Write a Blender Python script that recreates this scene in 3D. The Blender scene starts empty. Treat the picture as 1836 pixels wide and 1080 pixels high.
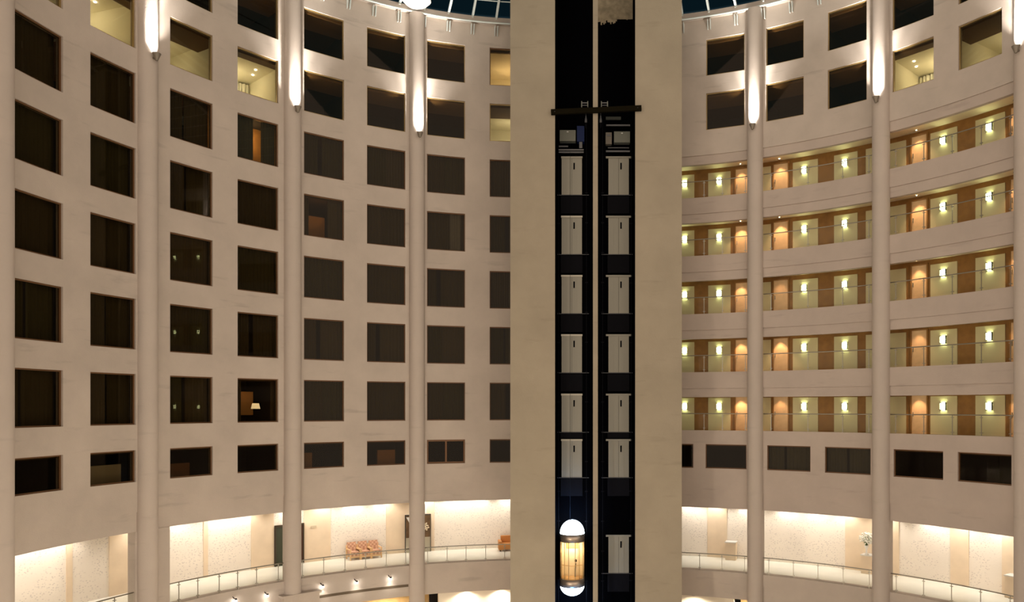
import bpy, math, random
from math import sin, cos, pi, radians, degrees, atan2, hypot
from mathutils import Vector, Matrix
random.seed(7)
SC = bpy.context.scene
COL = SC.collection

# ------------------------------------------------------------------ camera, sky, exposure
R = 21.5                       # radius of the round atrium (m)
ZC = 14.5                      # eye height above the lobby floor
KL, KR = 1.1083, 1.0475        # eye to centre of the two wall arcs, in radii
CAMY = -KL * R
cam_d = bpy.data.cameras.new('camera'); cam = bpy.data.objects.new('camera', cam_d); COL.objects.link(cam)
cam.location = (0, CAMY, ZC); cam.rotation_euler = (pi / 2, 0, 0)
cam_d.sensor_width = 36; cam_d.lens = 36 * 1360.67 / 1836
cam_d.shift_x = (918 - 1061.13) / 1836; cam_d.shift_y = (731 - 540) / 1836
cam_d.clip_end = 300
SC.camera = cam
SC.view_settings.view_transform = 'Standard'; SC.view_settings.look = 'None'
SC.view_settings.exposure = 0.0; SC.view_settings.gamma = 1.0; SC.view_settings.use_curve_mapping = False

W = bpy.data.worlds.new('world'); SC.world = W; W.use_nodes = True
nt = W.node_tree; nt.nodes.clear()
tc = nt.nodes.new('ShaderNodeTexCoord'); sx = nt.nodes.new('ShaderNodeSeparateXYZ')
nt.links.new(tc.outputs['Generated'], sx.inputs[0])
def wr(sock, a, b, lo, hi):    # smooth range
    m = nt.nodes.new('ShaderNodeMapRange'); m.interpolation_type = 'SMOOTHSTEP'
    nt.links.new(sock, m.inputs['Value'])
    m.inputs['From Min'].default_value = a; m.inputs['From Max'].default_value = b
    m.inputs['To Min'].default_value = lo; m.inputs['To Max'].default_value = hi
    return m.outputs['Result']
back = wr(sx.outputs['Y'], -0.35, 0.2, 1, 0)        # the lit open side of the building behind the eye
level = wr(sx.outputs['Z'], 0.35, 0.75, 1, 0)       # night sky overhead
mu = nt.nodes.new('ShaderNodeMath'); mu.operation = 'MULTIPLY'
nt.links.new(back, mu.inputs[0]); nt.links.new(level, mu.inputs[1])
mx = nt.nodes.new('ShaderNodeMix'); mx.data_type = 'RGBA'
nt.links.new(mu.outputs[0], mx.inputs[0])
mx.inputs[6].default_value = (0.006, 0.014, 0.018, 1)
mx.inputs[7].default_value = (1.0, 0.82, 0.65, 1)
bg = nt.nodes.new('ShaderNodeBackground'); nt.links.new(mx.outputs[2], bg.inputs['Color'])
bg.inputs['Strength'].default_value = 1.42
wo = nt.nodes.new('ShaderNodeOutputWorld'); nt.links.new(bg.outputs[0], wo.inputs['Surface'])

# ------------------------------------------------------------------ plan geometry of the round hall
CO = {'L': (.0163, -.0978), 'R': (-.012, -.0177)}
YO = {'L': 0.0, 'R': (KR - KL) * R}
def rad(s, a):
    u = abs(radians(a)) - .8
    return R * (1 + CO[s][0] * u + CO[s][1] * u * u)
def pos(s, a, off=0.0, z=0.0):            # off > 0 is towards the hall, off < 0 behind the wall face
    r = rad(s, a) - off; t = radians(a)
    return Vector((r * sin(t), r * cos(t) + YO[s], z))
def frame(s, a, off=0.0, z=0.0):          # local x along the wall, y away from the hall, z up
    return Matrix.Translation(pos(s, a, off, z)) @ Matrix.Rotation(-radians(a), 4, 'Z')
def chord(s, a0, a1, off, z):             # flat frame across an opening, returns matrix and width
    p, q = pos(s, a0, off, z), pos(s, a1, off, z); d = q - p
    return Matrix.Translation((p + q) / 2) @ Matrix.Rotation(atan2(d.y, d.x), 4, 'Z'), d.length

# ------------------------------------------------------------------ mesh helpers
class MB:
    def __init__(self): self.v = []; self.f = []; self.sm = []
    def add(self, vs, fs, smooth=False):
        n = len(self.v); self.v += [tuple(v) for v in vs]
        for f in fs: self.f.append(tuple(i + n for i in f)); self.sm.append(smooth)
        return self
    def box(self, x0, x1, y0, y1, z0, z1, M=None):
        vs = [Vector((x, y, z)) for z in (z0, z1) for y in (y0, y1) for x in (x0, x1)]
        if M is not None: vs = [M @ v for v in vs]
        return self.add(vs, [(0, 2, 3, 1), (4, 5, 7, 6), (0, 1, 5, 4), (2, 6, 7, 3), (0, 4, 6, 2), (1, 3, 7, 5)])
    def bar(self, p, q, w, h=None):           # rectangular bar between two points
        h = h or w; p, q = Vector(p), Vector(q); d = (q - p); L = d.length; d.normalize()
        up = Vector((0, 0, 1)) if abs(d.z) < .95 else Vector((0, 1, 0))
        s = d.cross(up).normalized(); u = s.cross(d).normalized()
        vs = [b + s * (w / 2 * i) + u * (h / 2 * j) for b in (p, q) for i, j in ((-1, -1), (1, -1), (1, 1), (-1, 1))]
        return self.add(vs, [(0, 1, 2, 3), (7, 6, 5, 4), (0, 4, 5, 1), (1, 5, 6, 2), (2, 6, 7, 3), (3, 7, 4, 0)])
    def lathe(self, prof, n=24, M=None, caps=True):
        vs = []; fs = []
        for r, z in prof:
            for i in range(n):
                t = 2 * pi * i / n; v = Vector((r * cos(t), r * sin(t), z)); vs.append(M @ v if M is not None else v)
        for j in range(len(prof) - 1):
            for i in range(n):
                a, b = j * n + i, j * n + (i + 1) % n; fs.append((a, b, b + n, a + n))
        self.add(vs, fs, True)
        if caps:
            for j in (0, len(prof) - 1):
                if prof[j][0] > 1e-4:
                    self.add([vs[j * n + i] for i in range(n)], [tuple(range(n))])
        return self
    def tube(self, pts, r, n=8):
        pts = [Vector(p) for p in pts]; vs = []; fs = []
        for k, p in enumerate(pts):
            d = (pts[min(k + 1, len(pts) - 1)] - pts[max(k - 1, 0)]).normalized()
            up = Vector((0, 0, 1)) if abs(d.z) < .9 else Vector((1, 0, 0))
            s = d.cross(up).normalized(); u = s.cross(d).normalized()
            for i in range(n): vs.append(p + s * (r * cos(2 * pi * i / n)) + u * (r * sin(2 * pi * i / n)))
        for k in range(len(pts) - 1):
            for i in range(n):
                a, b = k * n + i, k * n + (i + 1) % n; fs.append((a, b, b + n, a + n))
        fs.append(tuple(range(n))); fs.append(tuple((len(pts) - 1) * n + i for i in range(n)))
        return self.add(vs, fs, True)
    def arc(self, s, a0, a1, z0, z1, o0, o1, step=1.0):      # curved solid: outer face offset o0, inner face offset o1
        br = [a0] + [k * step for k in range(math.ceil(a0 / step + .02), math.floor(a1 / step - .02) + 1)] + [a1]
        n = len(br); vs = []
        for a in br:
            for o, z in ((o0, z0), (o1, z0), (o1, z1), (o0, z1)): vs.append(pos(s, a, o, z))
        fs = []
        for i in range(n - 1):
            for j in range(4):
                a, b = i * 4 + j, i * 4 + (j + 1) % 4; fs.append((a, b, b + 4, a + 4))
        fs += [(3, 2, 1, 0), ((n - 1) * 4, (n - 1) * 4 + 1, (n - 1) * 4 + 2, (n - 1) * 4 + 3)]
        return self.add(vs, fs)
    def build(self, name, m, parent=None, M=None, fix=True):
        me = bpy.data.meshes.new(name); me.from_pydata(self.v, [], self.f)
        me.polygons.foreach_set('use_smooth', self.sm)
        me.materials.append(m)
        if fix:
            import bmesh
            b = bmesh.new(); b.from_mesh(me); bmesh.ops.recalc_face_normals(b, faces=b.faces); b.to_mesh(me); b.free()
        me.update()
        o = bpy.data.objects.new(name, me); COL.objects.link(o)
        if parent: o.parent = parent
        if M is not None: o.matrix_world = M
        return o
def tag(o, label=None, cat=None, group=None, kind=None):
    if label: o['label'] = label
    if cat: o['category'] = cat
    if group: o['group'] = group
    if kind: o['kind'] = kind
    return o
def empty(name, M=None):
    o = bpy.data.objects.new(name, None); COL.objects.link(o); o.empty_display_size = .2
    if M is not None: o.matrix_world = M
    return o
def struct(name, mb, m, parent=None):
    o = mb.build(name, m, parent)
    if not parent: o['kind'] = 'structure'
    return o
def dup(root, M, label=None, group=None):
    def cp(o, par):
        c = o.copy(); COL.objects.link(c)
        if par: c.parent = par
        for ch in list(o.children): cp(ch, c)
        return c
    r = cp(root, None); r.matrix_world = M
    if label: r['label'] = label
    if group: r['group'] = group
    return r

# ------------------------------------------------------------------ materials
def mat(name, col, rough=.6, metal=0, var=0, vscale=2.0, bump=0, bscale=8, emit=None, estr=0, spec=.3):
    m = bpy.data.materials.new(name); m.use_nodes = True; t = m.node_tree; b = t.nodes['Principled BSDF']
    b.inputs['Base Color'].default_value = (*col, 1); b.inputs['Roughness'].default_value = rough
    b.inputs['Metallic'].default_value = metal; b.inputs['Specular IOR Level'].default_value = spec
    if var or bump: c = t.nodes.new('ShaderNodeTexCoord')
    if var:
        n = t.nodes.new('ShaderNodeTexNoise'); n.inputs['Scale'].default_value = vscale; n.inputs['Detail'].default_value = 6
        t.links.new(c.outputs['Object'], n.inputs['Vector'])
        r = t.nodes.new('ShaderNodeValToRGB'); r.color_ramp.elements[0].position = .3; r.color_ramp.elements[1].position = .7
        r.color_ramp.elements[0].color = (*[x * (1 - var) for x in col], 1); r.color_ramp.elements[1].color = (*[min(1, x * (1 + var)) for x in col], 1)
        t.links.new(n.outputs['Fac'], r.inputs['Fac']); t.links.new(r.outputs['Color'], b.inputs['Base Color'])
    if bump:
        n2 = t.nodes.new('ShaderNodeTexNoise'); n2.inputs['Scale'].default_value = bscale; n2.inputs['Detail'].default_value = 4
        t.links.new(c.outputs['Object'], n2.inputs['Vector'])
        bp = t.nodes.new('ShaderNodeBump'); bp.inputs['Strength'].default_value = bump; bp.inputs['Distance'].default_value = .02
        t.links.new(n2.outputs['Fac'], bp.inputs['Height']); t.links.new(bp.outputs['Normal'], b.inputs['Normal'])
    if emit: b.inputs['Emission Color'].default_value = (*emit, 1); b.inputs['Emission Strength'].default_value = estr
    return m
def glass(name, tint, refl=.06, rough=.0):
    m = bpy.data.materials.new(name); m.use_nodes = True; t = m.node_tree; t.nodes.clear()
    o = t.nodes.new('ShaderNodeOutputMaterial'); a = t.nodes.new('ShaderNodeBsdfTransparent'); g = t.nodes.new('ShaderNodeBsdfGlossy')
    a.inputs['Color'].default_value = (*tint, 1); g.inputs['Roughness'].default_value = rough
    g.inputs['Color'].default_value = (.8, .72, .62, 1)
    l = t.nodes.new('ShaderNodeFresnel'); l.inputs['IOR'].default_value = 1.0 + refl * 7
    ge = t.nodes.new('ShaderNodeNewGeometry'); iv = t.nodes.new('ShaderNodeMath'); iv.operation = 'SUBTRACT'; iv.inputs[0].default_value = 1
    t.links.new(ge.outputs['Backfacing'], iv.inputs[1]); mu = t.nodes.new('ShaderNodeMath'); mu.operation = 'MULTIPLY'
    t.links.new(l.outputs[0], mu.inputs[0]); t.links.new(iv.outputs[0], mu.inputs[1])
    x = t.nodes.new('ShaderNodeMixShader'); t.links.new(mu.outputs[0], x.inputs[0])
    t.links.new(a.outputs[0], x.inputs[1]); t.links.new(g.outputs[0], x.inputs[2]); t.links.new(x.outputs[0], o.inputs['Surface'])
    return m
def wallmat(name, col, stain=.12):
    """painted render: broad patchiness, short horizontal smears and faint hairline cracks"""
    m = mat(name, col, rough=.85, bump=.25, bscale=22, spec=.15); t = m.node_tree; b = t.nodes['Principled BSDF']
    c = t.nodes.new('ShaderNodeTexCoord')
    n = t.nodes.new('ShaderNodeTexNoise'); n.inputs['Scale'].default_value = .45; n.inputs['Detail'].default_value = 8; n.inputs['Roughness'].default_value = .6
    t.links.new(c.outputs['Object'], n.inputs['Vector'])
    mp = t.nodes.new('ShaderNodeMapping'); mp.inputs['Scale'].default_value = (.55, .55, 3.4); t.links.new(c.outputs['Object'], mp.inputs['Vector'])
    n2 = t.nodes.new('ShaderNodeTexNoise'); n2.inputs['Scale'].default_value = .8; n2.inputs['Detail'].default_value = 5
    t.links.new(mp.outputs[0], n2.inputs['Vector'])
    r1 = t.nodes.new('ShaderNodeMapRange'); r1.inputs['From Min'].default_value = .3; r1.inputs['From Max'].default_value = .7
    r1.inputs['To Min'].default_value = 1 - stain; r1.inputs['To Max'].default_value = 1 + stain * .5; t.links.new(n.outputs['Fac'], r1.inputs['Value'])
    r2 = t.nodes.new('ShaderNodeMapRange'); r2.inputs['From Min'].default_value = .62; r2.inputs['From Max'].default_value = .74
    r2.inputs['To Min'].default_value = 1; r2.inputs['To Max'].default_value = 1 - stain * 1.3; t.links.new(n2.outputs['Fac'], r2.inputs['Value'])
    mm = t.nodes.new('ShaderNodeMath'); mm.operation = 'MULTIPLY'; t.links.new(r1.outputs[0], mm.inputs[0]); t.links.new(r2.outputs[0], mm.inputs[1])
    vm = t.nodes.new('ShaderNodeVectorMath'); vm.operation = 'SCALE'; vm.inputs[0].default_value = col
    t.links.new(mm.outputs[0], vm.inputs['Scale']); t.links.new(vm.outputs[0], b.inputs['Base Color'])
    return m
def mosaic(name, col, fleck):
    m = mat(name, col, rough=.7, bump=.3, bscale=14); t = m.node_tree; b = t.nodes['Principled BSDF']
    c = t.nodes.new('ShaderNodeTexCoord')
    mp = t.nodes.new('ShaderNodeMapping'); mp.inputs['Scale'].default_value = (1, 1, 1.7); t.links.new(c.outputs['Object'], mp.inputs['Vector'])
    v = t.nodes.new('ShaderNodeTexVoronoi'); v.inputs['Scale'].default_value = 7.5; t.links.new(mp.outputs[0], v.inputs['Vector'])
    r = t.nodes.new('ShaderNodeMapRange'); r.inputs['From Min'].default_value = .20; r.inputs['From Max'].default_value = .36
    r.inputs['To Min'].default_value = 1; r.inputs['To Max'].default_value = 0; t.links.new(v.outputs['Distance'], r.inputs['Value'])
    n = t.nodes.new('ShaderNodeTexNoise'); n.inputs['Scale'].default_value = 1.1; t.links.new(c.outputs['Object'], n.inputs['Vector'])
    r2 = t.nodes.new('ShaderNodeMapRange'); r2.inputs['From Min'].default_value = .38; r2.inputs['From Max'].default_value = .5; t.links.new(n.outputs['Fac'], r2.inputs['Value'])
    mm = t.nodes.new('ShaderNodeMath'); mm.operation = 'MULTIPLY'; t.links.new(r.outputs[0], mm.inputs[0]); t.links.new(r2.outputs[0], mm.inputs[1])
    x = t.nodes.new('ShaderNodeMix'); x.data_type = 'RGBA'; x.inputs[6].default_value = (*col, 1); x.inputs[7].default_value = (*fleck, 1)
    t.links.new(mm.outputs[0], x.inputs[0]); t.links.new(x.outputs[2], b.inputs['Base Color'])
    return m
def plaid(name, c1, c2, sc=9):
    m = mat(name, c1, rough=.8); t = m.node_tree; b = t.nodes['Principled BSDF']
    c = t.nodes.new('ShaderNodeTexCoord'); v = t.nodes.new('ShaderNodeTexChecker'); v.inputs['Scale'].default_value = sc
    v.inputs['Color1'].default_value = (*c1, 1); v.inputs['Color2'].default_value = (*c2, 1)
    t.links.new(c.outputs['Object'], v.inputs['Vector']); t.links.new(v.outputs['Color'], b.inputs['Base Color'])
    return m
M_WALL = wallmat('atrium_paint', (.50, .435, .38))
M_PARAPET = wallmat('parapet_paint', (.47, .398, .348), .1)
M_TOWER = wallmat('tower_paint', (.355, .305, .23), .1)
M_COLUMN = wallmat('column_paint', (.50, .435, .385), .06)
M_FRAME = mat('bronze_window_frame', (.14, .07, .03), .5, .1)
M_FRAMEL = mat('brass_window_frame', (.30, .21, .09), .4, .4)
M_PANE = glass('tinted_window_glass', (.62, .59, .50), .042, .01)
M_CLEAR = glass('clear_balustrade_glass', (.98, .99, .975), .04)
M_CURT = [mat('brown_curtain', (.092, .074, .042), .9), mat('olive_curtain', (.088, .080, .042), .9), mat('umber_curtain', (.125, .10, .068), .9), mat('slate_curtain', (.17, .165, .155), .9)]
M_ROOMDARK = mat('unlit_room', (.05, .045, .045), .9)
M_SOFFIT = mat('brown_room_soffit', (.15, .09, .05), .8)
M_BRIGHTSOF = mat('brightened_brown_soffit', (.42, .25, .13), .8)  # paler soffit copy, the room's faint light put into the colour
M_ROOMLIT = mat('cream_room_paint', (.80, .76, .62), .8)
M_SHEER = mat('white_sheer_curtain', (.85, .85, .8), .8)
M_WOOD = mat('brown_corridor_panelling', (.27, .135, .035), .5, var=.15, vscale=3)
M_DOOR = mat('honey_timber_door', (.68, .48, .27), .45, var=.08, vscale=4)
M_CREAM = mat('cream_wall_panel', (.60, .55, .33), .6)
M_CORRCEIL = mat('corridor_ceiling_paint', (.80, .70, .50), .8)
M_CARPET = mat('corridor_carpet', (.25, .15, .08), .95, var=.2, vscale=9)
M_METAL = mat('dull_steel', (.32, .30, .25), .35, .8)
M_DARKMETAL = mat('dark_metal', (.035, .032, .03), .5, .5)
M_BLACK = mat('black_shaft_lining', (.0015, .0015, .002), .9, spec=0)
M_BLACK2 = mat('charcoal_shaft_panel', (.006, .006, .008), .7, spec=.05)
M_LIFTDOOR = mat('grey_lift_door', (.30, .285, .235), .45, .2, spec=.3)
M_GREYBAR = mat('grey_lift_rail', (.13, .13, .135), .5, .3)
M_BLUE = mat('blue_machine_paint', (.002, .012, .07), .6)
M_WHITEBOX = mat('pale_machine_casing', (.17, .175, .145), .6)
M_STONE = mosaic('cream_mosaic', (.80, .73, .64), (.60, .54, .49))
M_PEACH = mat('peach_stone', (.74, .60, .44), .7, var=.05, vscale=1.5)
M_FLOOR = mat('polished_cream_floor', (.88, .86, .80), .25, var=.04, vscale=1.2)
M_WHITE = mat('white_paint', (.66, .65, .62), .5)
M_LAMPMETAL = mat('grey_lamp_housing', (.25, .22, .18), .5, .5)
M_BULB = mat('warm_lamp_glow', (1, .9, .7), emit=(1, .83, .6), estr=40)
M_BULBW = mat('white_lamp_glow', (1, 1, 1), emit=(1, .94, .85), estr=60)
M_SCONCE = mat('greenish_lamp_glow', (1, 1, .8), emit=(.90, 1.0, .54), estr=19)
M_ROOFBAR = mat('white_roof_bar', (.62, .68, .66), .4, .1)
M_ROOFGLASS = glass('night_roof_glass', (.5, .62, .66), .06, .02)
M_RING = mat('pink_grey_ring_beam', (.42, .36, .31), .5, .1)

LIGHTS = []
def lamp(kind, name, M, energy, col, parent=None, **kw):
    d = bpy.data.lights.new(name, kind); d.energy = energy; d.color = col
    for k, v in kw.items(): setattr(d, k, v)
    o = bpy.data.objects.new(name, d); COL.objects.link(o)
    if parent: o.parent = parent; o.matrix_parent_inverse = Matrix()
    if parent: o.matrix_local = M
    else: o.matrix_world = M
    return o
ORD = ['first', 'second', 'third', 'fourth', 'fifth', 'sixth', 'seventh', 'eighth', 'ninth', 'tenth', 'eleventh', 'twelfth', 'thirteenth']

# ------------------------------------------------------------------ walls
def build_wall(s, cols, a_min, a_max, zb, zt, off0=-.35):
    """cols: list of (a0, a1, [(z0, z1) holes]) in angle order"""
    mb = MB(); a = a_min
    for a0, a1, holes in cols:
        if a0 > a: mb.arc(s, a, a0, zb, zt, off0, 0)
        z = zb
        for h0, h1 in sorted(holes):
            if h0 > z: mb.arc(s, a0, a1, z, h0, off0, 0)
            z = h1
        if z < zt: mb.arc(s, a0, a1, z, zt, off0, 0)
        a = a1
    if a < a_max: mb.arc(s, a, a_max, zb, zt, off0, 0)
    return mb
RING = ZC + 22.05
WL = [(-81.14, -75.01), (-71.68, -66.07), (-61.74, -56.24), (-52.96, -47.47), (-43.93, -38.27), (-34.98, -29.33), (-26.11, -20.28), (-16.47, -10.55)]
def rowL(r): return (ZC + 20.77 - 3.223 * r - 2.17, ZC + 20.77 - 3.223 * r) if r < 7 else (ZC - 3.19, ZC - 1.83)
# the rows of each stack the photograph reaches (the higher ones lie above its edge)
ROWS = {0: range(1, 8), 1: range(1, 8), **{c: range(0, 8) for c in range(2, 8)}}
MEZL, MEZR = ZC - 5.34, ZC - 5.69            # underside of the wall over the mezzanine
FLL, FLR = ZC - 8.85, ZC - 9.25              # mezzanine floor edge
struct('wall_left', build_wall('L', [(a0, a1, [rowL(r) for r in ROWS[c]]) for c, (a0, a1) in enumerate(WL)], -97, 0, ZC - 4.50, RING), M_WALL)
struct('trim_1', MB().arc('L', -97, 0, MEZL, ZC - 4.50, -.35, -.05), M_WALL)
WR = [(17.52, 23.28), (26.46, 31.93), (35.35, 40.79), (44.28, 49.75), (52.91, 58.37)]
SR = [(9.79, 15.58), (17.44, 23.57), (26.62, 32.89), (34.95, 41.33), (44.44, 50.98), (52.84, 59.53)]
RW = [(ZC + 18.83, ZC + 20.90), (ZC + 15.75, ZC + 17.83)]
OB = [ZC + 11.95 - 3.313 * n for n in range(5)]       # parapet tops of the five open corridors
OT = [ZC + 13.84 - 3.313 * n for n in range(5)]       # undersides of the beams over them
struct('wall_right', build_wall('R', [(a0, a1, RW) for a0, a1 in WR], 0, 80, OT[0] + .5, RING), M_WALL)
mb = MB()
for n in range(5):
    zlow = OT[n + 1] + .5 if n < 4 else ZC - 2.08
    mb.arc('R', 4, 80, zlow, OB[n], -.30, 0)
struct('wall_parapet', mb, M_PARAPET)
mb = MB()
for n in range(5): mb.arc('R', 4, 80, OT[n], OT[n] + .5, -.30, -.07)
struct('trim_2', mb, M_PARAPET)
mbs = MB(); a = 4
for a0, a1 in SR: mbs.arc('R', a, a0, ZC - 3.45, ZC - 2.08, -.3, 0); a = a1
mbs.arc('R', a, 80, ZC - 3.45, ZC - 2.08, -.3, 0)
mbs.arc('R', 4, 80, ZC - 4.79, ZC - 3.45, -.3, 0)
struct('wall_right_lower', mbs, M_PARAPET)
struct('trim_3', MB().arc('R', 0, 80, MEZR, ZC - 4.79, -.3, -.05), M_PARAPET)
# edge of the mezzanine floor
struct('wall_mezzanine_edge', MB().arc('L', -97, -.2, ZC - 10.55, FLL, -.5, 0).arc('R', .2, 80, ZC - 9.93, FLR, -.5, 0).arc('R', .2, 80, ZC - 10.75, ZC - 9.93, -.5, -.06), M_WALL)
# piers where the openings of the mezzanine stop
struct('wall_piers', MB().arc('L', -66.1, -61.74, 0, MEZL, -.5, -.02).arc('L', -97, -81.4, 0, MEZL, -.5, -.02).arc('L', -46.3, -44.8, 0, MEZL, -.5, -.1).arc('L', -28.4, -26.9, 0, MEZL, -.5, -.1)
       .arc('R', 24.0, 25.9, 0, MEZR, -.5, -.1).arc('R', 41.8, 43.8, 0, MEZR, -.5, -.1).arc('R', 59.8, 80, 0, MEZR, -.5, -.02), M_WALL)
# back walls, floors and ceilings behind the open floors
struct('wall_added_shell', MB().arc('L', -100, -.2, 0, RING + .3, -6.2, -6.0, 3).arc('R', .2, 84, 0, RING + .3, -6.2, -6.0, 3), M_ROOMDARK)  # unseen dark shell added to stop world light leaking in from behind
struct('wall_mezzanine', MB().arc('L', -97, -.2, FLL, MEZL + .1, -4.3, -4.0).arc('R', .2, 80, FLR, MEZR + .1, -4.3, -4.0), M_STONE)
struct('floor_mezzanine', MB().arc('L', -97, -.2, FLL - .25, FLL - .001, -4.0, -.5).arc('R', .2, 80, FLR - .25, FLR - .001, -4.0, -.5), M_FLOOR)
struct('ceiling_mezzanine', MB().arc('L', -97, -.2, MEZL + .1, MEZL + .3, -4.3, -.35).arc('R', .2, 80, MEZR + .1, MEZR + .3, -4.3, -.3), M_WHITE)
mb = MB()                                              # smooth peach bays between the mosaic fields
PIL = {'L': [(-67.1, -66.5), (-62.7, -59.4), (-52.3, -51.8), (-46.7, -43.95), (-40.2, -36.8), (-29.5, -25.5), (-23.9, -22.9)],
       'R': [(16.3, 19.0), (34.7, 38.9), (39.9, 41.4), (47.5, 49.6), (53.3, 55.3)]}
for s, zz0, zz1 in (('L', FLL, MEZL + .1), ('R', FLR, MEZR + .1)):
    for a0, a1 in PIL[s]: mb.arc(s, a0, a1, zz0, zz1, -4.0, -3.95)
struct('wall_peach_bays', mb, M_PEACH)
# lobby level
struct('floor', MB().box(-34, 34, -34, 34, -.3, 0), M_FLOOR)
struct('wall_lobby', MB().arc('L', -97, -24.0, 0, ZC - 10.55, -3.4, -3.2).arc('R', 21.2, 80, 0, ZC - 10.75, -3.4, -3.2), mat('lobby_timber', (.50, .33, .14), .5, var=.25, vscale=1.3))
struct('wall_lobby_screen', MB().arc('L', -24.0, -.2, 0, ZC - 10.55, -.8, -.6).arc('R', .2, 21.2, 0, ZC - 10.75, -1.2, -1.0), mat('lobby_white', (.82, .74, .62), .7))

# round columns
COLS = [('L', -82.71), ('L', -64.71), ('L', -45.56), ('L', -27.62), ('R', 24.85), ('R', 42.77), ('R', 61.17)]
COLTXT = ['at the edge beyond the outermost window stack', 'outermost full column of the window wall', 'middle column of the window wall', 'on the window wall, closest to the lift tower',
          'on the corridor side, closest to the lift tower', 'between two open corridor bays', 'at the far edge of the outermost corridor bay']
for (s, a), t in zip(COLS, COLTXT):
    o = MB().lathe([(.43, 0), (.43, RING - .02)], 40).build('column', M_COLUMN, M=frame(s, a, .02, 0))
    tag(o, 'round full-height painted column ' + t, 'column', 'round columns of the atrium', 'structure')

# ------------------------------------------------------------------ guest room windows
def wavy(w, h, folds, amp, y):
    mb = MB(); n = folds * 6; vs = []
    ph = random.random() * 6
    for i in range(n + 1):
        x = -w / 2 + w * i / n
        yy = y + amp * sin(2 * pi * folds * i / n + ph) + amp * .5 * sin(2 * pi * folds * .37 * i / n)
        vs += [(x, yy, 0), (x, yy, h), (x, yy + .012, 0), (x, yy + .012, h)]
    fs = []
    for i in range(n):
        b = i * 4
        fs += [(b, b + 4, b + 5, b + 1), (b + 3, b + 7, b + 6, b + 2)]
    fs += [(0, 1, 3, 2), (n * 4, n * 4 + 2, n * 4 + 3, n * 4 + 1)]
    return mb.add(vs, fs, True)
def frame_mb(w, h, t=.055, d0=.09, d1=.19, mull=False):
    mb = MB()
    mb.box(-w / 2, w / 2, d0, d1, 0, t).box(-w / 2, w / 2, d0, d1, h - t, h).box(-w / 2, -w / 2 + t, d0, d1, t, h - t).box(w / 2 - t, w / 2, d0, d1, t, h - t)
    if mull: mb.box(-t / 2, t / 2, d0, d1, t, h - t)
    return mb
WIN_N = [0]
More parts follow.
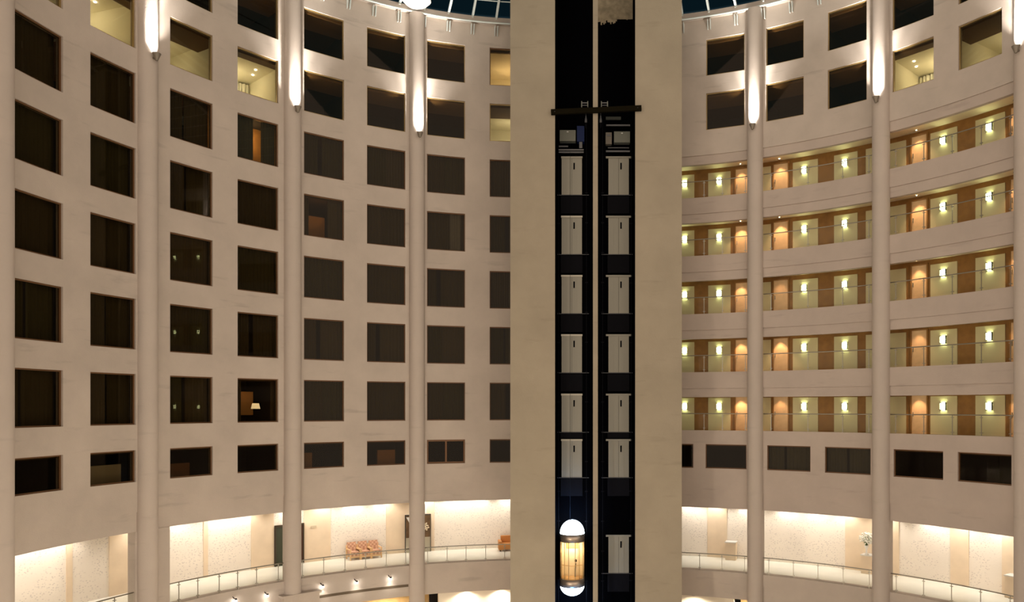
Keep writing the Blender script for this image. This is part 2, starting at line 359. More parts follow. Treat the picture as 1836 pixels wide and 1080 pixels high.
def window(s, a0, a1, z0, z1, kind, label, var=0):
    WIN_N[0] += 1
    M, w = chord(s, a0, a1, 0, z0); h = z1 - z0
    w += .03
    e = empty('window_%d' % WIN_N[0], M); tag(e, label, 'window', None, 'structure')
    thick = kind == 'mullion'
    frame_mb(w, h, .10 if thick else .055, mull=thick).build('window_frame', M_FRAMEL if kind in ('lit_spots', 'lit_plain', 'top') else M_FRAME, e)
    MB().box(-w / 2 + .03, w / 2 - .03, .13, .145, .03, h - .03).build('window_pane', M_PANE, e)
    if kind == 'drape':
        c = wavy(w * .62, h + .1, 9, .035, 0).build('curtain', M_CURT[0], e); c.location = (-w * .19, .50, -.05)
        c = wavy(w * .30, h + .1, 3, .07, 0).build('pale_drape', mat('silver_drape', (.34, .33, .36), .6), e); c.location = (w * .27, .40, -.05)
        c = wavy(w * .12, h + .1, 2, .03, 0).build('curtain', M_CURT[2], e); c.location = (w * .46, .50, -.05)
    elif kind in ('curtain', 'half_lit', 'blue'):
        cm = M_CURT[var % 3] if kind == 'curtain' else (M_CURT[3] if kind == 'half_lit' else M_CURT[3])
        if kind == 'half_lit':
            c = wavy(w * .46, h + .1, 7, .035, 0).build('curtain', cm, e); c.location = (-w * .27, .42, -.05)
            c = wavy(w * .34, h + .1, 5, .035, 0).build('curtain', cm, e); c.location = (w * .33, .42, -.05)
            MB().box(-w, w, 1.6, 1.7, -.4, h + .4).build('room_wall', mat('lamplit_orange_wall', (.75, .42, .14), .8), e)
            MB().box(-w / 2 - .3, w / 2 + .3, .36, 1.7, h + .02, h + .1).build('room_ceiling', M_ROOMDARK, e)
            lamp('POINT', 'room_light', Matrix.Translation((-.1, 1.1, h * .7)), 60, (1, .66, .32), e, shadow_soft_size=.1)
        else:
            k = random.random()
            g = w * (.40 + .16 * random.random()); gap = (0, 0, .0, .16, .3)[int(random.random() * 5)]
            c = wavy(g - gap, h + .1, 8, .035, 0).build('curtain', cm, e); c.location = (-w / 2 + (g - gap) / 2, .38, -.05)
            c = wavy(w - g + .08, h + .1, 7, .04, 0).build('curtain', M_CURT[(var + (1 if k > .5 else 0)) % 3] if kind == 'curtain' else cm, e); c.location = (w / 2 - (w - g) / 2, .46, -.05)
    else:
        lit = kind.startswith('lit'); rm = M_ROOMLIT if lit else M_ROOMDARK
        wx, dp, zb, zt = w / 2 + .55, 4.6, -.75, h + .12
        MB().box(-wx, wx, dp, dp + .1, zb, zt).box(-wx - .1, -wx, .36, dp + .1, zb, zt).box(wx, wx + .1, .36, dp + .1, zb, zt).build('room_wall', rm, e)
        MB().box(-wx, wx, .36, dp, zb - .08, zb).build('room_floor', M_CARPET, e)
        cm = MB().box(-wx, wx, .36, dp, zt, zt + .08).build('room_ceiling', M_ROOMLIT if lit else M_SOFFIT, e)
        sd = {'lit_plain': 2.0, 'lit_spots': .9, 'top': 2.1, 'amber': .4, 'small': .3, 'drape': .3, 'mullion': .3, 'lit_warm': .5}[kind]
        MB().box(-wx, wx, .36, sd, h - .12, zt).build('ceiling_soffit', M_SOFFIT if kind != 'top' else M_BRIGHTSOF, e)
        if kind == 'top': lamp('POINT', 'room_light', Matrix.Translation((.2, 1.5, .2)), 5, (1, .72, .42), e, shadow_soft_size=.2)  # weak light added to bring out the brown soffit
        if lit:
            lamp('POINT', 'room_light', Matrix.Translation((0, 3.2, h * .6)), {'lit_plain': 60, 'lit_spots': 120, 'lit_warm': 90}[kind], (1, .90, .66) if kind != 'lit_warm' else (1, .72, .4), e, shadow_soft_size=.25)
            if kind == 'lit_spots':
                sg = 1 if s == 'L' else -1
                c = wavy(1.1, h + .7, 6, .06, 0).build('curtain', M_SHEER, e); c.location = (sg * 1.0, 4.1, -.7)
                for x, y in ((.92 * sg, 2.15), (1.12 * sg, 2.85)):
                    MB().lathe([(.0, 0), (.05, 0), (.05, .02)], 12).build('ceiling_spot', M_BULBW, e).location = (x, y, zt - .03)
    if kind == 'amber':
        c = wavy(w * .22, h + .1, 5, .03, 0).build('curtain', M_CURT[2], e); c.location = (-w * .42, .45, -.05)
        c = wavy(w * (.10 if var == 9 else .36), h + .1, 4, .03, 0).build('curtain', M_CURT[2], e); c.location = (w * (.46 if var == 9 else .34), .45, -.05)
        MB().box(-w * .1, w * .34, 2.0, 2.06, .35, 1.55).build('wall_picture', mat('amber_picture', (.5, .27, .1), .6), e)
        lamp('POINT', 'room_light', Matrix.Translation((.2, 1.3, 1.5)), 7, (1, .6, .3), e, shadow_soft_size=.08)
        if var == 9:
            MB().lathe([(.10, .0), (.16, -.0), (.22, -.28), (.20, -.28)], 16, M=Matrix.Translation((.45, 1.2, .95)), caps=False).build('table_lamp_shade', mat('shade_glow', (1, .8, .5), emit=(1, .78, .5), estr=1.6), e)
    if kind == 'small' and var:
        # low furniture silhouettes standing just inside the window
        x0, x1, hh, c = {1: (-w / 2, w * .36, .78, (.42, .36, .30)), 2: (-w / 2, w * .1, .62, (.20, .09, .04)), 3: (-w / 2, -.22 * w, .80, (.34, .17, .07)), 4: (-w * .2, w * .28, .82, (.40, .19, .08))}[var]
        MB().box(x0 + .05, x1, .5, .62, -.7, hh).box(x0 + .1, x1 - .05, .62, .95, -.7, hh - .1).build('screen', mat('inner_screen', c, .8), e)
    return e
TXT = {'curtain': 'dark curtained square window', 'half_lit': 'grey curtained window with glowing orange slit', 'lit_plain': 'lit amber window under a brown soffit', 'lit_spots': 'brightly lit window with ceiling spots',
       'lit_warm': 'warm lit window half behind the tower', 'top': 'dim window with brown room ceiling', 'small': 'dark low window', 'mullion': 'dark low window split by a mullion', 'blue': 'bluish low window',
       'drape': 'dark window with a pale silvery drape', 'amber': 'dim amber-brown window with parted curtains'}
KIND = {(0, 1): 'lit_plain', (1, 1): 'lit_spots', (2, 1): 'lit_plain', (3, 1): 'lit_spots', (7, 0): 'lit_warm', (7, 1): 'lit_plain', (3, 2): 'half_lit', (6, 3): 'drape', (3, 6): 'amber', (4, 3): 'amber', (6, 7): 'mullion'}
SMALLV = {1: 1, 2: 2, 4: 3, 5: 4}
for c, (a0, a1) in enumerate(WL):
    for r in ROWS[c]:
        z0, z1 = rowL(r)
        k = KIND.get((c, r)) or ('small' if r == 7 else ('top' if r < 2 else 'curtain'))
        where = ('bottom row' if r == 7 else ORD[r] + ' row down') + ', ' + ORD[7 - c] + ' stack from the lift tower'
        window('L', a0, a1, z0, z1, k, TXT[k] + ', ' + where, SMALLV.get(c, 0) if r == 7 else (9 if (c, r) == (3, 6) else (c * 3 + r * 5) % 7))
for c, (a0, a1) in enumerate(WR):
    for r in (0, 1):
        k = {(3, 1): 'lit_spots', (4, 1): 'lit_plain'}.get((c, r), 'top')
        window('R', a0, a1, RW[r][0], RW[r][1], k, TXT[k] + ' above the corridors, ' + ('upper' if r == 0 else 'lower') + ' row, ' + ORD[c] + ' from the tower', 1)
for c, (a0, a1) in enumerate(SR):
    window('R', a0, a1, ZC - 3.45, ZC - 2.08, 'blue' if c in (2, 3) else 'small', ('bluish' if c in (2, 3) else 'dark') + ' low wide window below the corridors, ' + ORD[c] + ' from the lift tower')

# ------------------------------------------------------------------ open guest corridors (five floors)
struct('floor_corridor', (lambda mb: [mb.arc('R', 4, 80, OB[n] - .35, OB[n] - .06, -1.8, -.30) for n in range(5)] and mb)(MB()), M_CARPET)
struct('ceiling_corridor', (lambda mb: [mb.arc('R', 4, 80, OT[n] + .25, OT[n] + .40, -1.8, -.30) for n in range(5)] and mb)(MB()), M_CORRCEIL)
BAYTXT = ['bay beside the lift tower', 'middle bay', 'outer bay']
FLTXT = ['topmost open corridor', 'second open corridor down', 'third open corridor down', 'fourth open corridor down', 'lowest open corridor']
CREAM = [(12.6, 15.12), (17.15, 20.36), (24.3, 26.1), (29.17, 32.62), (34.81, 37.93), (39.04, 44.22), (47.3, 50.58), (52.78, 56.24), (59.6, 62)]
DOORS = [(20.95, 23.15, 0), (26.35, 28.65, 1), (44.80, 47.0, 2), (56.75, 58.9, 2)]
LAMPS = [(13.74, 0, 'nearer the tower'), (18.76, 0, 'nearer the column'), (30.79, 1, 'nearer the tower'), (36.30, 1, 'farther from the tower'), (48.95, 2, 'nearer the tower'), (54.49, 2, 'farther from the tower')]
dn = 0
sconce0 = None; down0 = None
for n in range(5):
    zf, zc_ = OB[n] - .06, OT[n] + .25; h = zc_ - zf
    wl = struct('wall_corridor_%d' % (n + 1), MB().arc('R', 4, 80, zf - .3, zc_ + .1, -2.0, -1.8), M_WOOD)
    for a0, a1 in CREAM:
        MB().arc('R', a0, a1, zf, zc_ - .27, -1.8, -1.74).build('wall_panel', M_CREAM, wl)
    for a0, a1, bay in DOORS:
        dn += 1
        M, w = chord('R', a0, a1, -1.78, zf)
        e = empty('door_%d' % dn, M)
        which = '' if bay < 2 else (', inner of two' if a0 < 50 else ', at its outer end')
        tag(e, 'honey timber guest door on the ' + FLTXT[n] + ', ' + BAYTXT[bay] + which, 'door', 'guest room doors', 'structure')
        MB().box(-w / 2 + .07, w / 2 - .07, -.03, .02, 0, h - .22).build('door_leaf', M_DOOR, e)
        MB().box(-w / 2, -w / 2 + .07, -.07, .02, 0, h - .15).box(w / 2 - .07, w / 2, -.07, .02, 0, h - .15).box(-w / 2 + .07, w / 2 - .07, -.07, .02, h - .22, h - .15).build('door_frame', M_WOOD, e)
        MB().box(-w / 2 + .13, -w / 2 + .16, -.10, -.03, .9, 1.12).build('door_handle', M_METAL, e)
    # wall lamps: small square lanterns with a dark grille
    for a, bay, t in LAMPS:
        M = frame('R', a, -1.74, zc_ - .78)
        lab = 'glowing wall lantern, ' + FLTXT[n].replace(' open', '') + ', ' + BAYTXT[bay] + ', ' + t
        if sconce0 is None:
            e = empty('wall_lamp', M)
            MB().box(-.13, .13, -.13, -.02, -.15, .15).build('lamp_shade', M_SCONCE, e)
            g = MB()
            for x in (-.14, .13): g.box(x, x + .01, -.14, -.01, -.2, .2)
            for z in (-.16, .15): g.box(-.17, .17, -.142, -.132, z, z + .012)
            for x in (-.05, .04): g.box(x, x + .01, -.143, -.133, -.16, .16)
            g.box(-.14, .14, -.143, -.133, -.006, .006)
            g.build('lamp_grille', M_DARKMETAL, e)
            MB().box(-.08, .08, -.02, .0, -.12, .12).build('back_plate', M_METAL, e)
            tag(e, lab, 'wall lamp', 'lanterns along the open corridors'); sconce0 = e
        else: dup(sconce0, M, lab)
    # recessed downlights in front of each door
    for a, bay, en in ((21.95, 0, 1), (27.5, 1, 1), (45.9, 2, 1), (57.8, 2, .8)):
        M = frame('R', a, -1.42, zc_ - .02)
        lab = 'small recessed downlight over the door, ' + FLTXT[n] + ', ' + BAYTXT[bay] + (' at its outer end' if a > 50 else '')
        if down0 is None:
            e = empty('downlight', M)
            MB().lathe([(.045, .01), (.075, .01), (.075, -.015), (.045, -.015)], 16, caps=False).build('lamp_rim', M_METAL, e)
            MB().lathe([(0, 0), (.045, 0)], 16, caps=False).build('bulb', M_BULB, e)
            tag(e, lab, 'downlight', 'downlights over the guest doors'); down0 = e
        else: e = dup(down0, M, lab)
        k = {(0, 0): 1.1, (1, 0): 1.5, (2, 0): 1.1, (3, 0): 1.2, (4, 0): 1.6, (0, 1): 1.3, (1, 1): 1.5, (2, 1): .35, (3, 1): 1.2, (4, 1): .6, (2, 2): 1.0, (3, 2): .55, (4, 2): .9}.get((n, bay), 1.2)
        lamp('SPOT', 'downlight_beam', frame('R', a, -1.42, zc_ - .05), 120 * k * en, (1, .60, .33), spot_size=radians(78), spot_blend=.55, shadow_soft_size=.05)
# corridor end walls behind the piers
struct('wall_corridor_end', (lambda mb: [mb.arc('R', a, a + .5, OB[n] - .1, OT[n] + .3, -1.8, -.3) for n in range(5) for a in (4.2, 62.5)] and mb)(MB()), M_WOOD)

def balustrade(s, a0, a1, z, posts, label, group, off=-.12, hgt=.93, inset=0):
    e = empty('balustrade', frame(s, (a0 + a1) / 2, off, z)); tag(e, label, 'balustrade', group)
    Mi = e.matrix_world.inverted()
    step = 1.0
    n = max(2, int((a1 - a0) / step)); pts = [Mi @ pos(s, a0 + (a1 - a0) * i / n, off, z + hgt) for i in range(n + 1)]
    MB().tube(pts, .028).build('handrail', M_METAL, e)
    edges = [a0] + posts + [a1]
    for p, q in zip(edges[:-1], edges[1:]):
        if q - p < .25: continue
        g = MB().arc(s, p + .06, q - .06, z + .10, z + hgt - .06, off - .006, off + .006); g.v = [tuple(Mi @ Vector(v)) for v in g.v]
        g.build('glass_panel', M_CLEAR, e)
    for p in posts:
        F = Mi @ frame(s, p, off + .03, z)
        MB().box(-.016, .016, -.03, .0, 0, hgt - .01, F).build('post', M_METAL, e)
        MB().box(-.07, .07, -.035, .01, .12, .15, F).build('glass_clamp', M_METAL, e); MB().box(-.07, .07, -.035, .01, hgt - .13, hgt - .10, F).build('glass_clamp', M_METAL, e)
    return e
CP = {0: [17.18, 19.95, 23.37], 1: [27.15, 32.49, 37.39, 41.02], 2: [44.66, 48.37, 52.06, 55.72, 59.29]}
BR = [(4.5, 23.9), (26.0, 41.7), (43.9, 59.9)]
for n in range(5):
    for b in range(3):
        balustrade('R', BR[b][0], BR[b][1], OB[n], CP[b], 'glass balustrade with steel posts on the ' + FLTXT[n] + ', ' + BAYTXT[b], 'glass balustrades of the open corridors', hgt=.95)
BL = [(-81.2, -66.15, [-79.0, -76.4, -73.8, -71.2, -68.6]), (-61.7, -46.6, [-60.53, -58.09, -55.32, -52.89, -50.35, -47.4]), (-44.5, -28.7, [-44.09, -41.12, -38.11, -35.14, -32.13, -29.24]), (-26.5, -4, [-25.98, -23.02, -20.11, -17.08, -14.1])]
BLT = ['fourth bay from the lift tower', 'third bay from the lift tower', 'second bay from the lift tower', 'window-wall bay beside the lift tower']
for (a0, a1, ps), t in zip(BL, BLT): balustrade('L', a0, a1, FLL, ps, 'glass balustrade of the mezzanine under the window wall, ' + t, 'glass balustrades of the mezzanine', off=-.10, hgt=.92)
for (a0, a1, ps), t in zip([(4, 23.9, [16.51, 19.87, 23.28]), (26.0, 41.65, [26.82, 30.4, 33.92, 37.47, 41.1]), (44.0, 59.8, [44.74, 48.37, 51.98, 55.65, 59.29])], BAYTXT):
    balustrade('R', a0, a1, FLR, ps, 'glass balustrade of the mezzanine under the corridors, ' + t, 'glass balustrades of the mezzanine', off=-.10, hgt=.93)

# ------------------------------------------------------------------ column uplights
up0 = None
for i, ((s, a), t) in enumerate(zip(COLS, COLTXT)):
    if i == 0: continue
    z = ZC + (15.25 if s == 'L' else 15.5)
    M = frame(s, a, .44, z)
    lab = 'small cone uplight on the round column ' + t.replace('outermost full column of', 'farthest out on').replace('middle column of', 'midway along')
    if up0 is None:
        e = empty('column_uplight', M)
        MB().lathe([(.05, -.30), (.17, -.02), (.18, 0), (.16, 0), (.15, -.03), (.04, -.27)], 20, M=Matrix.Translation((0, -.22, 0))).build('lamp_housing', M_LAMPMETAL, e)
        MB().box(-.04, .04, -.10, .02, -.2, -.12).build('bracket', M_LAMPMETAL, e)
        MB().lathe([(0, -.10), (.11, -.10)], 16, M=Matrix.Translation((0, -.22, 0)), caps=False).build('bulb', M_BULBW, e)
        tag(e, lab, 'uplight', 'uplights on the round columns'); up0 = e
    else: e = dup(up0, M, lab)
    L = frame(s, a, .66, z - .05) @ Matrix.Rotation(pi, 4, 'X') @ Matrix.Rotation(radians(-4), 4, 'X')
    lamp('SPOT', 'uplight_core', L, 5200, (1, .93, .84), spot_size=radians(46), spot_blend=1.0, shadow_soft_size=.06)
    lamp('SPOT', 'uplight_beam', L, 1900, (1, .93, .84), spot_size=radians(84), spot_blend=1.0, shadow_soft_size=.06)

# ------------------------------------------------------------------ mezzanine furnishing and lights
wash0 = None
WASH = {'L': [-79.5, -75.5, -71.5, -67.8, -59.5, -55.2, -51, -47.6, -42.0, -38.0, -34.0, -30.0, -24.0, -20.3, -16.8, -12.5], 'R': [14.0, 17.5, 22.0, 27.2, 31.0, 34.8, 39.8, 45.5, 49.2, 53.2, 57.4]}
for s in 'LR':
    zt = (MEZL if s == 'L' else MEZR) + .1
    for k, a in enumerate(WASH[s]):
        M = frame(s, a, -3.45, zt)
        lab = 'recessed wall washer in the mezzanine ceiling, ' + ORD[(len(WASH['L']) - 1 - k) % 13 if s == 'L' else k] + (' outward under the window wall' if s == 'L' else ' outward under the corridors')
        if s == 'L' and len(WASH['L']) - 1 - k >= 13: lab = 'recessed wall washer near the outer end of the mezzanine ceiling, ' + ['third', 'second', 'very'][k if k < 3 else 2] + ' last one'
        if wash0 is None:
            e = empty('wall_washer', M)
            MB().lathe([(.07, .0), (.10, .0), (.10, -.02), (.07, -.02)], 16, caps=False).build('lamp_rim', M_METAL, e)
            MB().lathe([(0, -.005), (.07, -.005)], 16, caps=False).build('bulb', M_BULB, e)
            tag(e, lab, 'downlight', 'wall washers of the mezzanine'); wash0 = e
        else: dup(wash0, M, lab)
        lamp('SPOT', 'washer_beam', frame(s, a, -3.35, zt - .04) @ Matrix.Rotation(radians(12), 4, 'X'), 150, (1, .91, .80), spot_size=radians(125), spot_blend=.7, shadow_soft_size=.08)

# three plaid armchairs in a row against the mosaic wall
M_PLAID = plaid('peach_plaid_cloth', (.66, .42, .29), (.48, .25, .16)); M_ARM = mat('pale_timber_arm', (.75, .50, .27), .5)
def armchair():
    e = empty('armchair'); tag(e, 'x', 'armchair')
    MB().box(-.25, .25, -.66, -.08, .22, .46).build('seat', M_PLAID, e)
    MB().add([(-.25, -.14, .40), (.25, -.14, .40), (.25, .0, .40), (-.25, .0, .40), (-.25, -.04, .96), (.25, -.04, .96), (.25, .10, .94), (-.25, .10, .94)],
             [(0, 1, 5, 4), (1, 2, 6, 5), (2, 3, 7, 6), (3, 0, 4, 7), (4, 5, 6, 7), (3, 2, 1, 0)]).build('backrest', M_PLAID, e)
    for sx_ in (-1, 1):
        MB().box(sx_ * .28 - .035, sx_ * .28 + .035, -.70, .02, .56, .62).box(sx_ * .28 - .03, sx_ * .28 + .03, -.70, -.62, .0, .56).box(sx_ * .28 - .03, sx_ * .28 + .03, -.04, .04, .0, .80).build('arm', M_ARM, e)
    MB().box(-.25, .25, -.66, -.62, .12, .22).box(-.25, .25, -.10, -.06, .12, .22).build('seat_rail', M_ARM, e)
    return e
ch = armchair()
for i, (a, t) in enumerate(((-34.30, 'farthest from the tower'), (-32.85, 'middle of three'), (-31.40, 'closest to the tower'))):
    M = frame('L', a * 1.0, -3.70, FLL) @ Matrix.Rotation(radians(3), 4, 'Z')
    lab = 'peach plaid armchair with pale wooden arms, ' + t
    if i == 0: ch.matrix_world = M; ch['label'] = lab; ch['group'] = 'plaid armchairs on the mezzanine'
    else: dup(ch, M, lab)
# orange sofa half behind the tower
M_SOFA = mat('orange_leather', (.62, .27, .08), .5)
e = empty('sofa', frame('L', -11.9, -3.62, FLL)); tag(e, 'orange leather sofa on the mezzanine, half hidden by the lift tower', 'sofa')
MB().box(-.72, .72, -.72, .0, .10, .34).build('base', M_SOFA, e)
for x in (-.36, .36): MB().box(x - .345, x + .345, -.74, -.18, .34, .46).build('seat_cushion', M_SOFA, e)
MB().box(-.72, .72, -.18, .06, .34, .86).build('backrest', M_SOFA, e)
for x in (-.80, .80): MB().box(x - .09, x + .09, -.74, .06, .08, .60).build('arm', M_SOFA, e)
for x in (-.8, .8):
    for y in (-.68, 0): MB().box(x - .03, x + .03, y - .03, y + .03, 0, .09).build('leg', M_DARKMETAL, e)
# dark glazed doorway on the mezzanine
M, w = chord('L', -43.9, -40.25, -3.93, FLL)
e = empty('door_41', M); tag(e, 'tall dark glazed doorway of the mezzanine behind the middle column', 'door', None, 'structure')
MB().box(-w / 2, -w / 2 + .07, -.08, .02, 0, 2.28).box(w / 2 - .07, w / 2, -.08, .02, 0, 2.28).box(-w / 2 + .07, w / 2 - .07, -.08, .02, 2.18, 2.28).build('door_frame', mat('dark_bronze', (.05, .035, .02), .5, .2), e)
for k in (0, 1):
    x0 = -w / 2 + .07 + k * (w / 2 - .07); MB().box(x0 + .01, x0 + w / 2 - .08, -.05, -.02, .01, 2.17).build('door_leaf', mat('dark_glass_leaf_%d' % k, (.035, .04, .02) if k == 0 else (.07, .025, .012), .25), e)
    MB().box((-.07 if k == 0 else .05), (-.05 if k == 0 else .07), -.09, -.05, .85, 1.3).build('door_handle', M_METAL, e)
# small sign on the wall next to the doorway
tag(MB().box(-.16, .16, -.03, 0, -.06, .06).build('wall_sign', mat('pale_sign_plate', (.55, .46, .33), .5), M=frame('L', -39.0, -3.95, FLL + 2.0)), 'small pale sign plate on the mezzanine wall beside the dark doorway', 'sign')
# framed artwork over a tall pale board
M, w = chord('L', -26.9, -23.5, -3.93, FLL)
e = empty('display_board', M); tag(e, 'tall greyish display board standing against the mezzanine wall behind a column', 'display board')
MB().box(-w / 2, w / 2, -.10, 0, 0, 2.26).build('board', mat('grey_beige_board', (.42, .38, .29), .6), e)
MB().box(-w / 2 - .03, -w / 2, -.12, .0, 0, 2.3).box(w / 2, w / 2 + .03, -.12, .0, 0, 2.3).box(-w / 2 - .03, w / 2 + .03, -.12, 0, 2.26, 2.3).build('board_frame', M_DARKMETAL, e)
M2 = M @ Matrix.Translation((0, -.12, .92))
e = empty('painting', M2); tag(e, 'dark painting with white blooms hung on the grey display board', 'painting')
MB().box(-w / 2 + .02, w / 2 - .02, -.04, .02, 0, 1.32).build('canvas', mat('dark_canvas', (.10, .055, .022), .5, var=.4, vscale=3), e)
b = MB()
for k in range(14):
    t = k * 2.4; r_ = .05 * math.sqrt(k); b.lathe([(.0, 0), (.045, .01), (.05, .0)], 8, M=Matrix.Translation((w / 2 - .30 + r_ * cos(t), -.045, .62 + 1.3 * r_ * sin(t))) @ Matrix.Rotation(pi / 2, 4, 'X'))
b.build('painted_blossom', mat('white_paint_dabs', (.72, .62, .45), .6), e)
MB().add([(-w / 2 + .03, -.045, 1.25), (-w / 2 + .2, -.045, 1.25), (-w / 2 + .62, -.045, .45), (-w / 2 + .45, -.045, .45), (-w / 2 + .03, -.05, 1.25), (-w / 2 + .2, -.05, 1.25), (-w / 2 + .62, -.05, .45), (-w / 2 + .45, -.05, .45)],
         [(0, 1, 2, 3), (7, 6, 5, 4), (0, 4, 5, 1), (2, 6, 7, 3), (1, 5, 6, 2), (3, 7, 4, 0)]).build('painted_stroke', M_WHITE, e)
# plinths and flowers under the corridors
def plinth(a, w, h, lab):
    e = empty('plinth', frame('R', a, -3.6, FLR)); tag(e, lab, 'plinth', 'stone plinths of the mezzanine')
    MB().box(-w / 2, w / 2, -w / 2, w / 2, 0, h - .05).build('base', M_PEACH, e)
    MB().box(-w / 2 - .03, w / 2 + .03, -w / 2 - .03, w / 2 + .03, h - .05, h).build('top_slab', M_WHITE, e)
plinth(19.72, .62, 1.10, 'peach stone plinth with nothing on it, in the bay beside the lift tower')
plinth(37.80, .56, 1.05, 'peach stone plinth carrying the white flower vase')
plinth(55.0, .60, 1.10, 'peach stone plinth in the outermost corridor-side bay, beside the last column')
e = empty('flower_vase', frame('R', 37.80, -3.40, FLR + 1.05)); tag(e, 'white trumpet vase with a big cloud of white flowers on a plinth', 'flower vase')
MB().lathe([(.10, 0), (.12, .03), (.05, .12), (.05, .3), (.12, .52), (.10, .52)], 20).build('vase', mat('white_glaze', (.85, .83, .78), .2), e)
b = MB(); g = MB()
for k in range(170):
    t = random.random() * 2 * pi; p = math.acos(2 * random.random() - 1); rr_ = .36 * random.random() ** .33
    c = Vector((rr_ * 1.15 * sin(p) * cos(t), rr_ * sin(p) * sin(t), .92 + rr_ * .95 * cos(p)))
    MM = Matrix.Translation(c) @ Matrix.Rotation(random.random() * 6, 4, (random.random(), random.random(), .3))
    b.lathe([(0, -.03), (.035, -.012), (.045, .015), (.02, .04), (0, .045)], 6, M=MM, caps=False)
    if k % 6 == 0: g.tube([(0, 0, .45), c * .6 + Vector((0, 0, .3)), c], .008, 5)
b.build('blossoms', mat('white_petals', (.9, .88, .8), .7), e); g.build('stems', mat('green_stem', (.12, .2, .06), .7), e)

# spot lights on the mezzanine edge, dark slot and lower ledge under the second and third bays
struct('trim_4', MB().arc('L', -43.9, -28.9, ZC - 10.02, ZC - 9.88, -.3, .012), mat('slot_brown', (.12, .09, .06), .7))
sp0 = None
for i, (a, dz) in enumerate(((-53.41, -9.27), (-49.14, -9.34), (-41.44, -9.36), (-36.59, -9.40), (-31.64, -9.40))):
    M = frame('L', a, .0, ZC + dz)
    lab = 'small glaring spotlight on the mezzanine edge under the window wall, ' + ORD[4 - i] + ' from the tower'
    if sp0 is None:
        e = empty('spotlight', M)
        MB().bar((-.08, .02, .14), (-.05, -.14, .05), .03).build('arm', M_DARKMETAL, e)
        MB().lathe([(.03, .07), (.05, .05), (.055, -.02), (.045, -.02)], 12, M=Matrix.Translation((0, -.16, 0))).build('lamp_housing', M_DARKMETAL, e)
        MB().lathe([(.0, .05), (.035, .03), (.05, 0), (.035, -.03), (0, -.05)], 12, M=Matrix.Translation((0, -.17, -.05)), caps=False).build('bulb', M_BULBW, e)
        tag(e, lab, 'spotlight', 'spotlights on the mezzanine edge'); sp0 = e
    else: dup(sp0, M, lab)
    lamp('SPOT', 'spot_beam', frame('L', a, .22, ZC + dz - .12) @ Matrix.Rotation(radians(8), 4, 'X'), 16, (1, .92, .8), spot_size=radians(110), spot_blend=.8, shadow_soft_size=.04)
e = MB().arc('L', -47.2, -42.2, 0, ZC - 9.62, -.45, .42).build('wall_column_base', M_WALL); e['kind'] = 'structure'
e2 = MB().arc('L', -47.5, -41.95, ZC - 9.62, ZC - 9.50, -.45, .48).build('trim_5', M_WALL); e2['kind'] = 'structure'
# lobby lights under the mezzanine
lob0 = None
for i, (s, a) in enumerate((('L', -52), ('L', -38), ('L', -30.5), ('L', -20), ('L', -14.5), ('R', 15.5), ('R', 22.5))):
    wide = a in (-20, -14.5)
    off = -.15 if a in (-20, -14.5, 15.5) else -1.6
    z = ZC - 10.58 if s == 'L' else ZC - 10.78
    if a in (-20, -14.5, 15.5): off = -.3
    M = frame(s, a, off, z)
    lab = 'recessed lobby downlight under the mezzanine floor, ' + ORD[i] + ' counted towards the corridor side'
    if lob0 is None:
        e = empty('lobby_downlight', M)
        MB().lathe([(.08, .0), (.11, .0), (.11, -.02), (.08, -.02)], 16, caps=False).build('lamp_rim', M_METAL, e)
        MB().lathe([(0, -.005), (.08, -.005)], 16, caps=False).build('bulb', M_BULB, e)
        tag(e, lab, 'downlight', 'lobby downlights'); lob0 = e
    else: dup(lob0, M, lab)
    lamp('SPOT', 'lobby_beam', frame(s, a, off, z - .05), 260 if off > -1 else 700, (1, .86, .66), spot_size=radians(150), spot_blend=.5, shadow_soft_size=.1)

for k, (x, y) in enumerate(((-12, -4), (12, -5), (-5, 5), (6, 4))):  # unseen globe lamps added to brighten the walls from below
    e = empty('added_lobby_lamp', Matrix.Translation((x, y, 0))); tag(e, 'added unseen globe lamp lighting the walls from the lobby, ' + ['window side, outer', 'corridor side, outer', 'window side, inner', 'corridor side, inner'][k], 'added fill lamp', 'added globe lamps in the lobby')
    MB().lathe([(.25, 0), (.25, .04), (.03, .08), (.03, 2.2)], 20).build('base', M_DARKMETAL, e)
    MB().lathe([(.02, 2.2)] + [(.3 * sin(t * pi / 12), 2.5 - .3 * cos(t * pi / 12)) for t in range(1, 12)] + [(.0, 2.8)], 20).build('lamp_shade', mat('fill_globe_glow', (1, .95, .85), emit=(1, .86, .66), estr=6), e)
    lamp('POINT', 'added_wall_fill', Matrix.Translation((0, 0, 3.2)), 1150 if x < 0 else 200, (1, .84, .64), e, shadow_soft_size=.4)

# ------------------------------------------------------------------ lift tower
TF = 16.57; TB = 19.3                       # front face and back of the tower
DY = 18.62                                  # plane of the landing doors
TZ = ZC + 23.1
struct('wall_lift_tower', MB().box(-4.34, -1.96, TF, TB, 0, TZ).box(2.31, 4.79, TF, TB, 0, TZ).box(.06, .32, TF, TF + .45, 0, TZ), M_TOWER)
lining = MB()
for x0, x1 in ((-1.96, .06), (.32, 2.31)):
    lining.box(x0 + (.0 if x0 < 0 else -.26), x1 + (.26 if x1 < 1 else 0), DY + .06, DY + .2, 0, ZC + (25 if x0 < 0 else 21.75))
lining.box(-1.958, -1.94, TF + .05, DY + .06, 0, TZ - .2).box(2.29, 2.308, TF + .05, DY + .06, 0, TZ - .2)
struct('wall_shaft', lining, M_BLACK)
struct('wall_shaft_top', MB().box(.06, 2.31, DY + .08, DY + .2, ZC + 21.75, TZ), mat('bare_shaft_plaster', (.26, .21, .14), .9, var=.3, vscale=3))
rag = MB()                                   # ragged lower edge of the bare plaster
